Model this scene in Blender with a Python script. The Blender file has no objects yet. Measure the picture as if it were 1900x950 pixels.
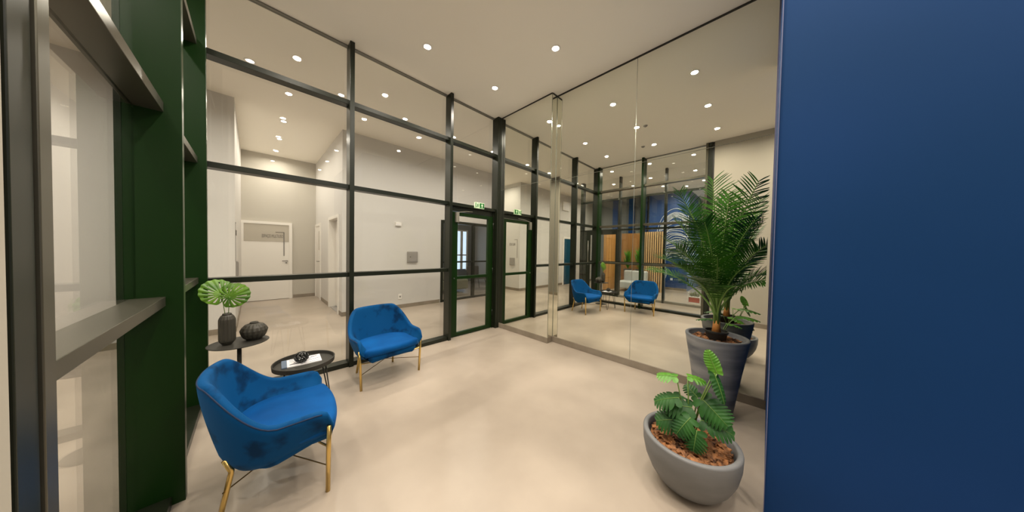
import bpy, bmesh, math, random
from mathutils import Vector, Matrix
PI = math.pi
C = bpy.context.scene.collection
sc = bpy.context.scene
rnd = random.Random(7)

# ------------------------------------------------------------------ camera
YAW, PITCH, ROLL, FPX, EYE = map(float, (45.18, -1.244, 1.016, 477.8, 1.38))
_y, _p, _r = (math.radians(v) for v in (YAW, PITCH, ROLL))
F = Vector((math.sin(_y) * math.cos(_p), math.cos(_y) * math.cos(_p), math.sin(_p)))
R0 = Vector((math.cos(_y), -math.sin(_y), 0)); U0 = R0.cross(F)
RR = R0 * math.cos(_r) + U0 * math.sin(_r); UU = -R0 * math.sin(_r) + U0 * math.cos(_r)
cam_data = bpy.data.cameras.new('camera'); cam = bpy.data.objects.new('camera', cam_data); C.objects.link(cam)
cam_data.sensor_width = 36.0; cam_data.lens = 36.0 * FPX / 1900.0; cam_data.clip_start = 0.02; cam_data.clip_end = 60
M = Matrix((RR, UU, -F)).transposed().to_4x4(); M.translation = Vector((0, 0, EYE)); cam.matrix_world = M
sc.camera = cam

# ------------------------------------------------------------------ world, exposure
w = bpy.data.worlds.new('world'); sc.world = w; w.use_nodes = True
w.node_tree.nodes['Background'].inputs[0].default_value = (0.5, 0.55, 0.65, 1)
w.node_tree.nodes['Background'].inputs[1].default_value = 0.05
sc.view_settings.view_transform = 'Standard'; sc.view_settings.look = 'None'
sc.view_settings.gamma = 1.0; sc.view_settings.use_curve_mapping = False
sc.view_settings.exposure = -0.12
LAMP_W = 16.0
LAMP_COL = (1.0, 0.905, 0.78)
cy = sc.cycles
cy.max_bounces = 20; cy.diffuse_bounces = 6; cy.glossy_bounces = 10; cy.transmission_bounces = 6
cy.transparent_max_bounces = 32; cy.sample_clamp_indirect = 4.0; cy.sample_clamp_direct = 0.0
cy.caustics_reflective = True; cy.blur_glossy = 0.8; cy.use_denoising = True

# ------------------------------------------------------------------ main dimensions
H = 3.70            # ceiling
YA = 3.38           # front of the deep mullions, glazed wall ahead
YG = 3.51           # its glass
XC = -0.26          # front of the deep mullions, glazed wall at the left
XG = -0.41
M1, M2 = 3.09, 3.21 # baseboard front under the mirrors
YH = 6.0            # far wall of the hall
T = ((3.005, 3.055), (2.05, 2.10), (1.042, 1.092))   # transoms

# ------------------------------------------------------------------ materials
def mat(name, col=(0.5, 0.5, 0.5), rough=0.5, metal=0.0, noise=None, bump=None, **kw):
    m = bpy.data.materials.new(name); m.use_nodes = True
    nt = m.node_tree; b = nt.nodes['Principled BSDF']
    b.inputs['Base Color'].default_value = (*col, 1); b.inputs['Roughness'].default_value = rough
    b.inputs['Metallic'].default_value = metal
    for k, v in kw.items():
        b.inputs[k.replace('_', ' ')].default_value = v
    if noise or bump:
        tc = nt.nodes.new('ShaderNodeTexCoord')
    if noise:   # (scale, colour a, colour b, detail, lo, hi[, stretch])
        mp = nt.nodes.new('ShaderNodeMapping'); nt.links.new(tc.outputs['Object'], mp.inputs[0])
        if len(noise) > 6: mp.inputs['Scale'].default_value = noise[6]
        n = nt.nodes.new('ShaderNodeTexNoise'); n.inputs['Scale'].default_value = noise[0]; n.inputs['Detail'].default_value = noise[3]
        nt.links.new(mp.outputs[0], n.inputs['Vector'])
        r = nt.nodes.new('ShaderNodeValToRGB'); r.color_ramp.elements[0].position = noise[4]; r.color_ramp.elements[1].position = noise[5]
        r.color_ramp.elements[0].color = (*noise[1], 1); r.color_ramp.elements[1].color = (*noise[2], 1)
        nt.links.new(n.outputs['Fac'], r.inputs[0]); nt.links.new(r.outputs[0], b.inputs['Base Color'])
    if bump:    # (scale, strength)
        n2 = nt.nodes.new('ShaderNodeTexNoise'); n2.inputs['Scale'].default_value = bump[0]; n2.inputs['Detail'].default_value = 5
        nt.links.new(tc.outputs['Object'], n2.inputs['Vector'])
        bp = nt.nodes.new('ShaderNodeBump'); bp.inputs['Strength'].default_value = bump[1]; bp.inputs['Distance'].default_value = 0.01
        nt.links.new(n2.outputs['Fac'], bp.inputs['Height']); nt.links.new(bp.outputs[0], b.inputs['Normal'])
    return m

def emit(name, col, s):
    m = bpy.data.materials.new(name); m.use_nodes = True; nt = m.node_tree; nt.nodes.clear()
    e = nt.nodes.new('ShaderNodeEmission'); e.inputs[0].default_value = (*col, 1); e.inputs[1].default_value = s
    o = nt.nodes.new('ShaderNodeOutputMaterial'); nt.links.new(e.outputs[0], o.inputs[0]); return m

def glass(name, tint):
    m = bpy.data.materials.new(name); m.use_nodes = True; nt = m.node_tree; nt.nodes.clear()
    tr = nt.nodes.new('ShaderNodeBsdfTransparent'); tr.inputs[0].default_value = (*tint, 1)
    gl = nt.nodes.new('ShaderNodeBsdfGlossy'); gl.inputs['Roughness'].default_value = 0.0; gl.inputs[0].default_value = (1, 1, 1, 1)
    lw = nt.nodes.new('ShaderNodeLayerWeight'); lw.inputs[0].default_value = 0.5
    pw = nt.nodes.new('ShaderNodeMath'); pw.operation = 'POWER'; pw.inputs[1].default_value = 5.0
    nt.links.new(lw.outputs['Facing'], pw.inputs[0])
    ma = nt.nodes.new('ShaderNodeMath'); ma.operation = 'MULTIPLY_ADD'; ma.inputs[1].default_value = 0.9; ma.inputs[2].default_value = 0.035
    nt.links.new(pw.outputs[0], ma.inputs[0])
    mx = nt.nodes.new('ShaderNodeMixShader'); nt.links.new(ma.outputs[0], mx.inputs[0])
    nt.links.new(tr.outputs[0], mx.inputs[1]); nt.links.new(gl.outputs[0], mx.inputs[2])
    o = nt.nodes.new('ShaderNodeOutputMaterial'); nt.links.new(mx.outputs[0], o.inputs[0]); return m

m_floor = mat('porcelain floor', rough=0.33, noise=(0.9, (0.30, 0.25, 0.20), (0.43, 0.362, 0.295), 6, 0.34, 0.66), Specular_IOR_Level=0.5)
m_ceil = mat('ceiling paint', (0.93, 0.885, 0.80), 0.9)
m_wall = mat('wall paint', (0.63, 0.61, 0.58), 0.8)
m_wallg = mat('greige wall paint', (0.50, 0.47, 0.41), 0.8)
m_wall_dim2 = mat('wall paint shaded darkest', (0.22, 0.20, 0.165), 0.8)  # shade put into the colour, dims this wall in the pier mirror
m_wall_dim = mat('wall paint shaded darker', (0.40, 0.365, 0.30), 0.8)  # same paint as other walls, shade put into the colour under close lamps
m_trans = mat('satin dark aluminium', (0.12, 0.112, 0.085), 0.33, 0.75)
m_black = mat('black anodised aluminium', (0.009, 0.012, 0.006), 0.33, Specular_IOR_Level=0.4)
m_green = mat('green black aluminium', (0.004, 0.022, 0.002), 0.32, Specular_IOR_Level=0.25)
m_grey_al = mat('grey aluminium', (0.19, 0.18, 0.15), 0.4)
m_glass = glass('clear glass', (0.965, 0.975, 0.965))
m_mirror = mat('mirror silvering', (0.86, 0.865, 0.79), 0.0, 1.0)
m_edge = mat('mirror edge', (0.35, 0.36, 0.3), 0.2, 0.6)
m_base = mat('stone baseboard', rough=0.45, noise=(6, (0.20, 0.165, 0.12), (0.26, 0.215, 0.165), 3, 0.3, 0.7))
m_blue = mat('blue wall paint', rough=0.7, noise=(0.7, (0.001, 0.034, 0.122), (0.004, 0.040, 0.160), 2, 0.3, 0.7), Specular_IOR_Level=0.2)
m_velvet = mat('blue velvet', rough=0.75, noise=(8.0, (0.0, 0.024, 0.08), (0.0, 0.060, 0.19), 5, 0.33, 0.47), Specular_IOR_Level=0.12, Sheen_Weight=0.14, Sheen_Roughness=0.35, Sheen_Tint=(0.15, 0.5, 1, 1))
m_velvet2 = mat('blue velvet seat', rough=0.75, noise=(4.0, (0.0, 0.052, 0.20), (0.0, 0.078, 0.28), 3, 0.3, 0.6), Specular_IOR_Level=0.12, Sheen_Weight=0.15, Sheen_Roughness=0.35, Sheen_Tint=(0.15, 0.5, 1, 1))
m_pipe = mat('dark blue piping', (0.0, 0.015, 0.06), 0.7)
m_gold = mat('brushed gold', (0.72, 0.50, 0.17), 0.28, 1.0)
m_bronze = mat('dark bronze rod', (0.25, 0.16, 0.06), 0.35, 1.0)
m_tbl = mat('charcoal table steel', (0.030, 0.028, 0.023), 0.5, Specular_IOR_Level=0.3)
m_vase = mat('charcoal ceramic', (0.046, 0.042, 0.032), 0.45, Specular_IOR_Level=0.35)
m_orn = mat('black glazed ornament', (0.02, 0.02, 0.018), 0.2)
m_conc = mat('grey cement planter', rough=0.55, noise=(2.2, (0.135, 0.138, 0.14), (0.21, 0.212, 0.215), 5, 0.3, 0.7, (1, 1, 3)))
m_conc2 = mat('streaked slate planter', rough=0.5, noise=(1.8, (0.075, 0.082, 0.097), (0.24, 0.24, 0.24), 6, 0.40, 0.66, (0.8, 0.8, 5)))
m_bark = mat('bark mulch', rough=0.8, noise=(22, (0.05, 0.018, 0.006), (0.40, 0.17, 0.06), 2, 0.35, 0.65))
m_soil = mat('dark soil', (0.05, 0.03, 0.02), 0.9)
m_leaf = mat('dark split leaf', rough=0.5, Specular_IOR_Level=0.3, noise=(9, (0.008, 0.048, 0.008), (0.025, 0.105, 0.016), 3, 0.35, 0.65))
m_leafb = mat('bright leaf', rough=0.4, noise=(8, (0.04, 0.16, 0.008), (0.11, 0.30, 0.02), 3, 0.35, 0.65))
m_monst = mat('monstera leaf', rough=0.4, noise=(12, (0.04, 0.125, 0.003), (0.115, 0.25, 0.010), 3, 0.35, 0.65), Transmission_Weight=0.0)
m_palm = mat('palm leaflet', rough=0.42, noise=(5, (0.012, 0.062, 0.004), (0.048, 0.17, 0.012), 2, 0.35, 0.65), Specular_IOR_Level=0.3)
m_stem = mat('green stem', (0.14, 0.24, 0.05), 0.5)
m_trunk = mat('orange brown trunk', rough=0.7, noise=(14, (0.35, 0.12, 0.02), (0.62, 0.28, 0.06), 3, 0.35, 0.65))
m_pblack = mat('black plastic', (0.015, 0.014, 0.012), 0.4)
m_white = mat('white lacquer', (0.82, 0.79, 0.74), 0.4)
m_doorg = mat('grey door panel', (0.46, 0.42, 0.35), 0.5)
m_text = mat('dark lettering', (0.10, 0.09, 0.08), 0.5)
m_steel = mat('satin steel', (0.5, 0.48, 0.45), 0.3, 1.0)
m_boxg = mat('grey electrical box', (0.30, 0.28, 0.26), 0.5)
m_lens = emit('lamp glow', LAMP_COL, 60)
m_signg = mat('exit green', (0.01, 0.17, 0.03), 0.4)
m_signw = mat('exit glow white', (0.75, 0.9, 0.6), 0.5, Emission_Color=(0.75, 1, 0.6, 1), Emission_Strength=0.25)
m_teal = mat('teal door paint', (0.0, 0.06, 0.11), 0.4)
m_wood = mat('orange wood panel', rough=0.45, noise=(3.0, (0.42, 0.19, 0.045), (0.62, 0.32, 0.09), 6, 0.3, 0.7, (6, 6, 0.5)))
m_woodd = mat('brown wood panel', rough=0.5, noise=(3.0, (0.22, 0.09, 0.02), (0.32, 0.15, 0.035), 6, 0.3, 0.7, (6, 6, 0.5)))
m_slat = mat('light wood slat', rough=0.45, noise=(4.0, (0.55, 0.35, 0.16), (0.75, 0.52, 0.28), 4, 0.3, 0.7, (4, 4, 0.4)))
m_dgrey = mat('dark grey paint', (0.10, 0.115, 0.125), 0.7)
m_navy = mat('navy paint', (0.012, 0.06, 0.22), 0.5)
m_line = mat('white line paint', (0.8, 0.85, 0.9), 0.5)
m_sofa = mat('light grey fabric', (0.48, 0.50, 0.50), 0.85)
m_olive = mat('olive grey fabric', (0.23, 0.22, 0.15), 0.85)
m_red = mat('red brick paint', (0.42, 0.07, 0.045), 0.6)
m_cactus = mat('grey green cactus', (0.16, 0.18, 0.12), 0.8)
m_day = emit('lit window glow', (0.55, 0.75, 1.0), 7.0)
m_daywin = emit('bright window glow', (0.65, 0.8, 1.0), 1.5)
m_paper = mat('white paper', (0.78, 0.76, 0.76), 0.6)
m_ink = mat('dark printed stripe', (0.07, 0.06, 0.10), 0.6)
m_spine = mat('slate blue spine', (0.10, 0.14, 0.20), 0.6)
m_lilac = mat('pale grazing sheen', (0.13, 0.14, 0.24), 0.3)

# ------------------------------------------------------------------ helpers
def ploc(p):
    return Vector((0, 0, 0)) if p is None else p.get('_w') and Vector(p['_w']) or Vector((0, 0, 0))

class MB:
    def __init__(s): s.v = []; s.f = []; s.mi = []; s.cur = 0
    def add(s, vs, fs):
        n = len(s.v); s.v += [tuple(v) for v in vs]; s.f += [tuple(i + n for i in f) for f in fs]; s.mi += [s.cur] * len(fs); return s
    def box(s, x0, x1, y0, y1, z0, z1):
        v = [(x, y, z) for x in (x0, x1) for y in (y0, y1) for z in (z0, z1)]
        return s.add(v, [(0, 1, 3, 2), (4, 6, 7, 5), (0, 4, 5, 1), (2, 3, 7, 6), (0, 2, 6, 4), (1, 5, 7, 3)])
    def tube(s, pts, r, seg=8, closed=False):
        pts = [Vector(p) for p in pts]; n = len(pts); rs = r if isinstance(r, (list, tuple)) else [r] * n
        vs = []; up = None
        for i, p in enumerate(pts):
            a = pts[(i - 1) % n] if (closed or i) else p; b = pts[(i + 1) % n] if (closed or i < n - 1) else p
            t = (b - a).normalized() if (b - a).length > 1e-9 else Vector((0, 0, 1))
            if up is None: up = t.cross(Vector((0, 0, 1)) if abs(t.z) < 0.9 else Vector((1, 0, 0))).normalized()
            else: up = (up - t * up.dot(t)).normalized()
            w2 = t.cross(up)
            for k in range(seg):
                an = 2 * PI * k / seg; vs.append(p + (up * math.cos(an) + w2 * math.sin(an)) * rs[i])
        fs = []
        for i in range(n if closed else n - 1):
            j = (i + 1) % n
            for k in range(seg): fs.append((i * seg + k, i * seg + (k + 1) % seg, j * seg + (k + 1) % seg, j * seg + k))
        if not closed: fs.append(tuple(range(seg))[::-1]); fs.append(tuple((n - 1) * seg + k for k in range(seg)))
        return s.add(vs, fs)
    def lathe(s, prof, seg=48, c=(0, 0, 0), mod=None, capb=True, capt=False):
        vs = []
        for j, (r, z) in enumerate(prof):
            for k in range(seg):
                a = 2 * PI * k / seg; rr = r * (mod(a, z, j) if mod else 1)
                vs.append((c[0] + rr * math.cos(a), c[1] + rr * math.sin(a), c[2] + z))
        fs = []
        for j in range(len(prof) - 1):
            for k in range(seg): fs.append((j * seg + k, j * seg + (k + 1) % seg, (j + 1) * seg + (k + 1) % seg, (j + 1) * seg + k))
        if capb: fs.append(tuple(range(seg))[::-1])
        if capt: fs.append(tuple((len(prof) - 1) * seg + k for k in range(seg)))
        return s.add(vs, fs)
    def build(s, name, mats, parent=None, smooth=False, bevel=0, rel=True):
        off = ploc(parent) if rel else Vector((0, 0, 0))
        me = bpy.data.meshes.new(name); me.from_pydata([(v[0] - off.x, v[1] - off.y, v[2] - off.z) for v in s.v], [], s.f)
        for m in (mats if isinstance(mats, (list, tuple)) else [mats]): me.materials.append(m)
        for p, i in zip(me.polygons, s.mi): p.material_index = i; p.use_smooth = smooth
        bm = bmesh.new(); bm.from_mesh(me); bmesh.ops.recalc_face_normals(bm, faces=bm.faces); bm.to_mesh(me); bm.free()
        o = bpy.data.objects.new(name, me); C.objects.link(o)
        if parent: o.parent = parent
        if bevel:
            b = o.modifiers.new('bevel', 'BEVEL'); b.width = bevel; b.segments = 2; b.limit_method = 'ANGLE'
        return o

def empty(name, loc=(0, 0, 0), rz=0.0, kind=None):
    o = bpy.data.objects.new(name, None); C.objects.link(o); o.location = loc; o.rotation_euler = (0, 0, rz)
    o.empty_display_size = 0.1
    if rz == 0.0: o['_w'] = tuple(loc)
    if kind: o['kind'] = kind
    return o
def tag(o, label, cat, group=None, kind=None):
    o['label'] = label; o['category'] = cat
    if group: o['group'] = group
    if kind: o['kind'] = kind
    return o
def struct(name, mb, m, parent=None, **k):
    o = mb.build(name, m, parent, **k)
    if parent is None: o['kind'] = 'structure'
    return o
def bx(*a): return MB().box(*a)
def copy_tree(o, parent=None):
    c = o.copy(); C.objects.link(c); c.parent = parent
    for ch in list(o.children): copy_tree(ch, c)
    return c

# ------------------------------------------------------------------ setting: floor, ceiling, walls
struct('floor', bx(-8, 8, -3.4, 10, -0.12, 0), m_floor)
struct('ceiling', bx(-8, 8, -3.4, 10, H, H + 0.12), m_ceil)
struct('wall_right', bx(3.235, 3.45, -0.02, 3.53, 0, H).box(3.108, 3.235, 2.312, 3.53, 0, H), m_wall)
struct('wall_blue', bx(1.9, 3.45, -3.2, -0.022, 0, H), m_blue)
struct('wall_left', bx(-0.48, -0.27, -0.06, 0.836, 0, H), m_wall_dim)
struct('wall_left_rear', bx(-0.48, -0.27, -3.2, -0.06, 0, H), m_wall_dim2)
struct('wall_back', bx(-0.48, 3.45, -3.4, -3.2, 0, H), m_wall)
struct('wall_hall_far', bx(-5.0, -0.2, YH, YH + 0.2, 0, H).box(1.25, 3.42, YH, YH + 0.12, 0, H)
       .box(3.42, 7.0, YH, YH + 0.12, 2.14, H), m_wall)
struct('wall_corridor_left', bx(-0.4, -0.2, YH + 0.2, 9.05, 0, H), m_wall)
struct('wall_corridor_right', bx(1.25, 1.45, YH + 0.12, 6.3, 0, H).box(1.25, 1.45, 7.15, 9.05, 0, H)
       .box(1.25, 1.45, 6.3, 7.15, 2.0, H).box(1.42, 1.45, 6.3, 7.15, 0, 2.0), m_wall)
struct('wall_corridor_end', bx(-0.4, 1.45, 9.05, 9.25, 0, H), m_wallg)
struct('wall_hall_near', bx(3.45, 7.0, 3.33, 3.53, 0, H), m_wall)
struct('wall_hall_end', bx(7.0, 7.2, 3.33, 9.5, 0, H), m_wall)
struct('wall_lounge', bx(3.2, 7.0, 9.3, 9.5, 0, H).box(3.2, 3.4, YH + 0.12, 9.3, 0, H), m_dgrey)
struct('wall_lobby_end', bx(-5.2, -5.0, 3.4, YH + 0.2, 0, H), m_dgrey)
struct('wall_lobby_left', bx(-7.4, -0.48, -1.4, -1.2, 0, H), m_wall)
struct('wall_lobby_far', bx(-7.4, -7.2, -1.2, 2.3, 0, H), m_wall)
struct('wall_lobby_blue', bx(-7.4, -4.7, 2.07, 3.4, 0, H), m_navy)
for i, y in enumerate((3.55, 4.05, 4.75)):
    struct('wall_pilaster' if i == 0 else 'wall_pilaster', bx(-5.0, -4.9, y, y + 0.22, 2.2, H), m_blue)

def baseboard(name, *boxes):
    b = MB()
    for x in boxes: b.box(*x)
    return struct(name, b, m_base, bevel=0.003)
BH = 0.085
baseboard('baseboard_right', (M2, 3.235, -0.022, 2.30, 0, BH))
baseboard('baseboard_pier', (M1, 3.108, 2.30, 3.385, 0, BH), (3.108, 3.235, 2.30, 2.312, 0, BH))
baseboard('baseboard_left', (-0.27, -0.258, -3.2, 0.83, 0, BH))
baseboard('baseboard_hall_far', (-5.0, -0.2, YH - 0.012, YH, 0, BH), (1.25, 3.40, YH - 0.012, YH, 0, BH))
baseboard('baseboard_corridor', (-0.2, -0.188, YH, 9.05, 0, BH), (1.238, 1.25, YH - 0.012, 6.22, 0, BH), (1.238, 1.25, 7.23, 8.2, 0, BH),
          (-0.19, -0.17, 9.03, 9.05, 0, BH), (0.76, 1.24, 9.038, 9.05, 0, BH))
baseboard('baseboard_lobby', (-4.7, -4.688, 2.07, 3.4, 0, BH), (-7.2, -7.188, -1.2, 2.07, 0, BH))
struct('trim_sheen', bx(1.893, 1.90, -0.0222, -0.019, 0, H).box(3.20, 3.21, -0.022, -0.012, BH, H), m_lilac)  # thin beads whose pale colour paints the grazing sheen on the edge

# ------------------------------------------------------------------ glazed walls
def cellpanes(root, axis, spans, gl, zs, th=0.008):
    for a, b in spans:
        for z0, z1 in zs:
            if axis == 'x': bx(a, b, gl - th / 2, gl + th / 2, z0, z1).build('glass_pane', m_glass, root)
            else: bx(gl - th / 2, gl + th / 2, a, b, z0, z1).build('glass_pane', m_glass, root)

# wall ahead
win = empty('window_1', (0.0, YG, 0), kind='structure')
for x0, x1, n in ((-0.40, -0.315, 'corner_post'), (0.775, 0.822, 'mullion'), (2.072, 2.118, 'mullion'), (3.012, 3.052, 'mullion'), (3.056, 3.10, 'corner_post')):
    bx(x0, x1, YA if n == 'mullion' or x0 > 3 else YA, YG + 0.02, 0, H - 0.001).build(n, m_black, win, bevel=0.002)
SP = ((-0.315, 0.775), (0.822, 2.072), (2.118, 3.012))
for a, b in SP:
    for z0, z1 in T[:2]:
        bx(a, b, YA + 0.04, YG + 0.02, z0, z1).build('transom', m_black, win, bevel=0.002)
    bx(a, b, YG - 0.03, YG + 0.02, H - 0.014, H - 0.001).build('head_rail', m_grey_al, win)
for a, b in SP[:2]:
    bx(a, b, YA + 0.04, YG + 0.02, T[2][0], T[2][1]).build('transom', m_black, win, bevel=0.002)
    bx(a, b, YA + 0.025, YG + 0.02, 0.0, 0.05).build('sill_rail', m_black, win, bevel=0.002)
ZS = ((0.05, T[2][0]), (T[2][1], T[1][0]), (T[1][1], T[0][0]), (T[0][1], H - 0.014))
cellpanes(win, 'x', SP[:2], YG, ZS); cellpanes(win, 'x', SP[2:], YG, ZS[2:])

# glass door in it
dr = empty('door_1', (2.12, YG - 0.03, 0), kind='structure')
y0, y1 = YG - 0.055, YG - 0.005
MB().box(2.12, 2.15, y0 - 0.01, YG + 0.02, 0, T[1][0]).box(2.985, 3.01, y0 - 0.01, YG + 0.02, 0, T[1][0]).box(2.15, 2.985, y0 + 0.01, YG + 0.02, 1.975, T[1][0]).build('door_frame', m_black, dr)
fr = MB().box(2.155, 2.262, y0, y1, 0.008, 1.965).box(2.88, 2.982, y0, y1, 0.008, 1.965).box(2.262, 2.88, y0, y1, 1.91, 1.965) \
    .box(2.262, 2.88, y0, y1, 0.008, 0.062).box(2.262, 2.88, y0, y1, 0.91, 0.958).build('leaf_frame', m_green, dr, bevel=0.003)
for z0, z1 in ((0.062, 0.91), (0.958, 1.91)): bx(2.262, 2.88, YG - 0.034, YG - 0.026, z0, z1).build('glass_pane', m_glass, dr)
c_ = bx(2.205, 2.262, y0 - 0.045, y0, 1.80, 1.955).build('door_closer', m_grey_al, dr, bevel=0.006)
MB().tube([(2.225, y0 - 0.02, 1.95), (2.40, y0 - 0.03, 1.985), (2.55, y0 + 0.01, 2.0)], 0.006).build('closer_arm', m_grey_al, dr)
for z in (0.28, 1.02, 1.80): MB().tube([(2.983, y0 - 0.012, z - 0.05), (2.983, y0 - 0.012, z + 0.05)], 0.009).build('hinge', m_black, dr, smooth=True)
MB().tube([(2.20, y0 - 0.004, 0.93), (2.20, y0 - 0.018, 0.93)], 0.011).build('lock', m_steel, dr)

# wall at the left
wc = empty('window_2', (XG, 2.2, 0), kind='structure')
YM = 2.196
bx(-0.44, XC, YM, YM + 0.05, 0, H - 0.001).build('mullion', m_green, wc, bevel=0.002)
bx(-0.46, -0.44, YM - 0.004, YM + 0.054, 0, H - 0.001).build('pressure_cap', m_black, wc)
bx(-0.44, -0.27, 3.33, YA, 0, H - 0.001).build('mullion', m_green, wc, bevel=0.002)
bx(-0.44, -0.272, 0.941, 0.983, 0, H - 0.001).build('mullion', m_trans, wc, bevel=0.002)
bx(-0.44, -0.276, 0.87, 0.935, 0, H - 0.001).build('end_post', m_black, wc, bevel=0.002)
bx(-0.44, -0.30, 0.836, 0.941, 0, H - 0.001).build('filler_strip', m_pblack, wc)
SC = ((0.983, YM), (YM + 0.05, 3.33))
for a, b in SC:
    for z0, z1 in (T[0], T[1], (1.062, 1.110)): bx(-0.425, -0.318, a, b, z0, z1).build('transom', m_trans, wc, bevel=0.002)
    bx(-0.425, -0.305, a, b, 0, 0.05).build('sill_rail', m_black, wc, bevel=0.002)
    bx(-0.425, -0.38, a, b, H - 0.014, H - 0.001).build('head_rail', m_grey_al, wc)
cellpanes(wc, 'y', SC, XG, ZS)

# second glazed wall beyond the left one, with its door
XL = -1.5
wl = empty('window_3', (XL, 2.0, 0), kind='structure')
for y in (-0.5, 0.75, 2.0, 3.25): bx(XL - 0.12, XL, y, y + 0.05, 0, H - 0.001).build('mullion', m_black, wl)
bx(XL - 0.14, XL + 0.01, 4.50, 4.60, 0, H - 0.001).build('corner_post', m_black, wl)
SL = ((-0.45, 0.75), (0.80, 2.0), (2.05, 3.25), (3.30, 4.50))
for i, (a, b) in enumerate(SL):
    for z0, z1 in T[:2] if i == 3 else T: bx(XL - 0.11, XL - 0.02, a, b, z0, z1).build('transom', m_black, wl)
    if i < 3: bx(XL - 0.11, XL - 0.01, a, b, 0, 0.06).build('sill_rail', m_grey_al, wl)
cellpanes(wl, 'y', SL[:3], XL - 0.06, ZS); cellpanes(wl, 'y', SL[3:], XL - 0.06, ZS[2:])
d2 = empty('door_2', (XL, 3.3, 0), kind='structure')
MB().box(XL - 0.08, XL - 0.03, 3.30, 3.38, 0, 2.05).box(XL - 0.08, XL - 0.03, 4.25, 4.50, 0, 2.05).box(XL - 0.08, XL - 0.03, 3.38, 4.25, 1.94, 2.05).box(XL - 0.08, XL - 0.03, 3.38, 4.25, 0, 0.06).box(XL - 0.08, XL - 0.03, 3.38, 4.25, 1.04, 1.09).build('door_frame', m_black, d2)
MB().tube([(XL + 0.03, 4.28, 0.95), (XL + 0.03, 4.28, 1.75)], 0.012).build('pull_handle', m_steel, d2, smooth=True)
for z0, z1 in ((0.06, 1.04), (1.09, 1.94)): bx(XL - 0.064, XL - 0.056, 3.38, 4.25, z0, z1).build('glass_pane', m_glass, d2)

# glazed partition in the far hall wall
wp = empty('window_4', (3.42, YH, 0), kind='structure')
MB().box(3.42, 3.48, YH - 0.02, YH + 0.08, 0, 2.13).build('mullion', m_black, wp)
for x in (4.44, 5.5, 6.5): bx(x, x + 0.06, YH - 0.02, YH + 0.08, 0, 2.13).build('mullion', m_black, wp)
bx(3.48, 7.0, YH - 0.02, YH + 0.08, 2.07, 2.14).build('head_rail', m_black, wp)
bx(3.48, 7.0, YH - 0.01, YH + 0.07, 0, 0.05).build('sill_rail', m_black, wp)
bx(3.48, 7.0, YH - 0.01, YH + 0.07, 1.02, 1.06).build('transom', m_black, wp)
for a, b in ((3.48, 4.44), (4.50, 5.5), (5.56, 6.5), (6.56, 7.0)):
    for z0, z1 in ((0.05, 1.02), (1.06, 2.07)): bx(a, b, YH + 0.026, YH + 0.034, z0, z1).build('glass_pane', m_glass, wp)

# ------------------------------------------------------------------ doors of the corridor
def text(body, name, parent, loc, size, rot, m, sx=1.0):
    cu = bpy.data.curves.new(name, 'FONT'); cu.body = body; cu.size = size; cu.extrude = 0.001; cu.align_x = 'LEFT'
    o = bpy.data.objects.new(name, cu); C.objects.link(o); cu.materials.append(m)
    bpy.context.view_layer.update(); me = bpy.data.meshes.new_from_object(o); bpy.data.objects.remove(o)
    o = bpy.data.objects.new(name, me); C.objects.link(o)
    o.location = Vector(loc) - ploc(parent); o.rotation_euler = rot; o.scale = (sx, 1, 1); o.parent = parent; return o
d3 = empty('door_3', (0.25, 9.05, 0), kind='structure')
MB().box(-0.215, -0.16, 9.0, 9.05, 0, 2.0).box(0.675, 0.74, 9.0, 9.05, 0, 2.0).box(-0.16, 0.675, 9.0, 9.05, 1.935, 2.0).build('door_frame', m_white, d3)
bx(-0.16, 0.675, 9.02, 9.05, 0.01, 1.935).build('door_leaf', m_white, d3)
bx(-0.158, 0.673, 9.012, 9.02, 1.50, 1.933).build('top_panel', m_doorg, d3)
text('ESPAÇO MULTIUSO', 'lettering', d3, (0.155, 9.009, 1.60), 0.115, (PI / 2, 0, 0), m_text, 0.40)
MB().box(0.41, 0.58, 9.006, 9.012, 1.735, 1.748).box(0.566, 0.582, 9.006, 9.02, 1.13, 1.748).build('corner_line', m_text, d3)
MB().tube([(0.645, 9.02, 1.0), (0.645, 8.97, 1.0), (0.535, 8.97, 1.0)], 0.009).tube([(0.62, 9.02, 0.95), (0.62, 9.005, 0.95)], 0.017).build('door_handle', m_text, d3)
d4 = empty('door_4', (1.25, 8.6, 0), kind='structure')
MB().box(1.225, 1.25, 8.24, 8.30, 0, 2.0).box(1.225, 1.25, 8.95, 9.0, 0, 2.0).box(1.225, 1.25, 8.30, 8.95, 1.94, 2.0).build('door_frame', m_white, d4)
bx(1.238, 1.25, 8.30, 8.95, 0.01, 1.94).build('door_leaf', m_white, d4)
bx(1.234, 1.238, 8.42, 8.50, 1.3, 1.8).build('notice_strip', m_doorg, d4)
MB().tube([(1.238, 8.38, 1.0), (1.19, 8.38, 1.0), (1.19, 8.50, 1.0)], 0.008).build('door_handle', m_text, d4)
d5 = empty('door_5', (1.25, 6.7, 0), kind='structure')
MB().box(1.225, 1.415, 6.24, 6.303, 0, 2.06).box(1.225, 1.415, 7.147, 7.21, 0, 2.06).box(1.225, 1.415, 6.303, 7.147, 1.997, 2.06).build('door_frame', m_white, d5)
bx(1.36, 1.40, 6.36, 7.15, 0.02, 1.99).build('door_leaf', m_white, d5)
bx(1.36, 1.40, 6.302, 6.355, 0.02, 1.99).build('hinge_side', m_doorg, d5)
bx(1.25, 1.42, 6.30, 7.15, 0.0, 0.006).build('threshold', m_boxg, d5)
MB().tube([(1.36, 6.47, 1.0), (1.31, 6.47, 1.0), (1.31, 6.60, 1.0)], 0.009).tube([(1.36, 6.45, 1.05), (1.35, 6.45, 0.9)], 0.012).build('door_handle', m_text, d5)
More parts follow.
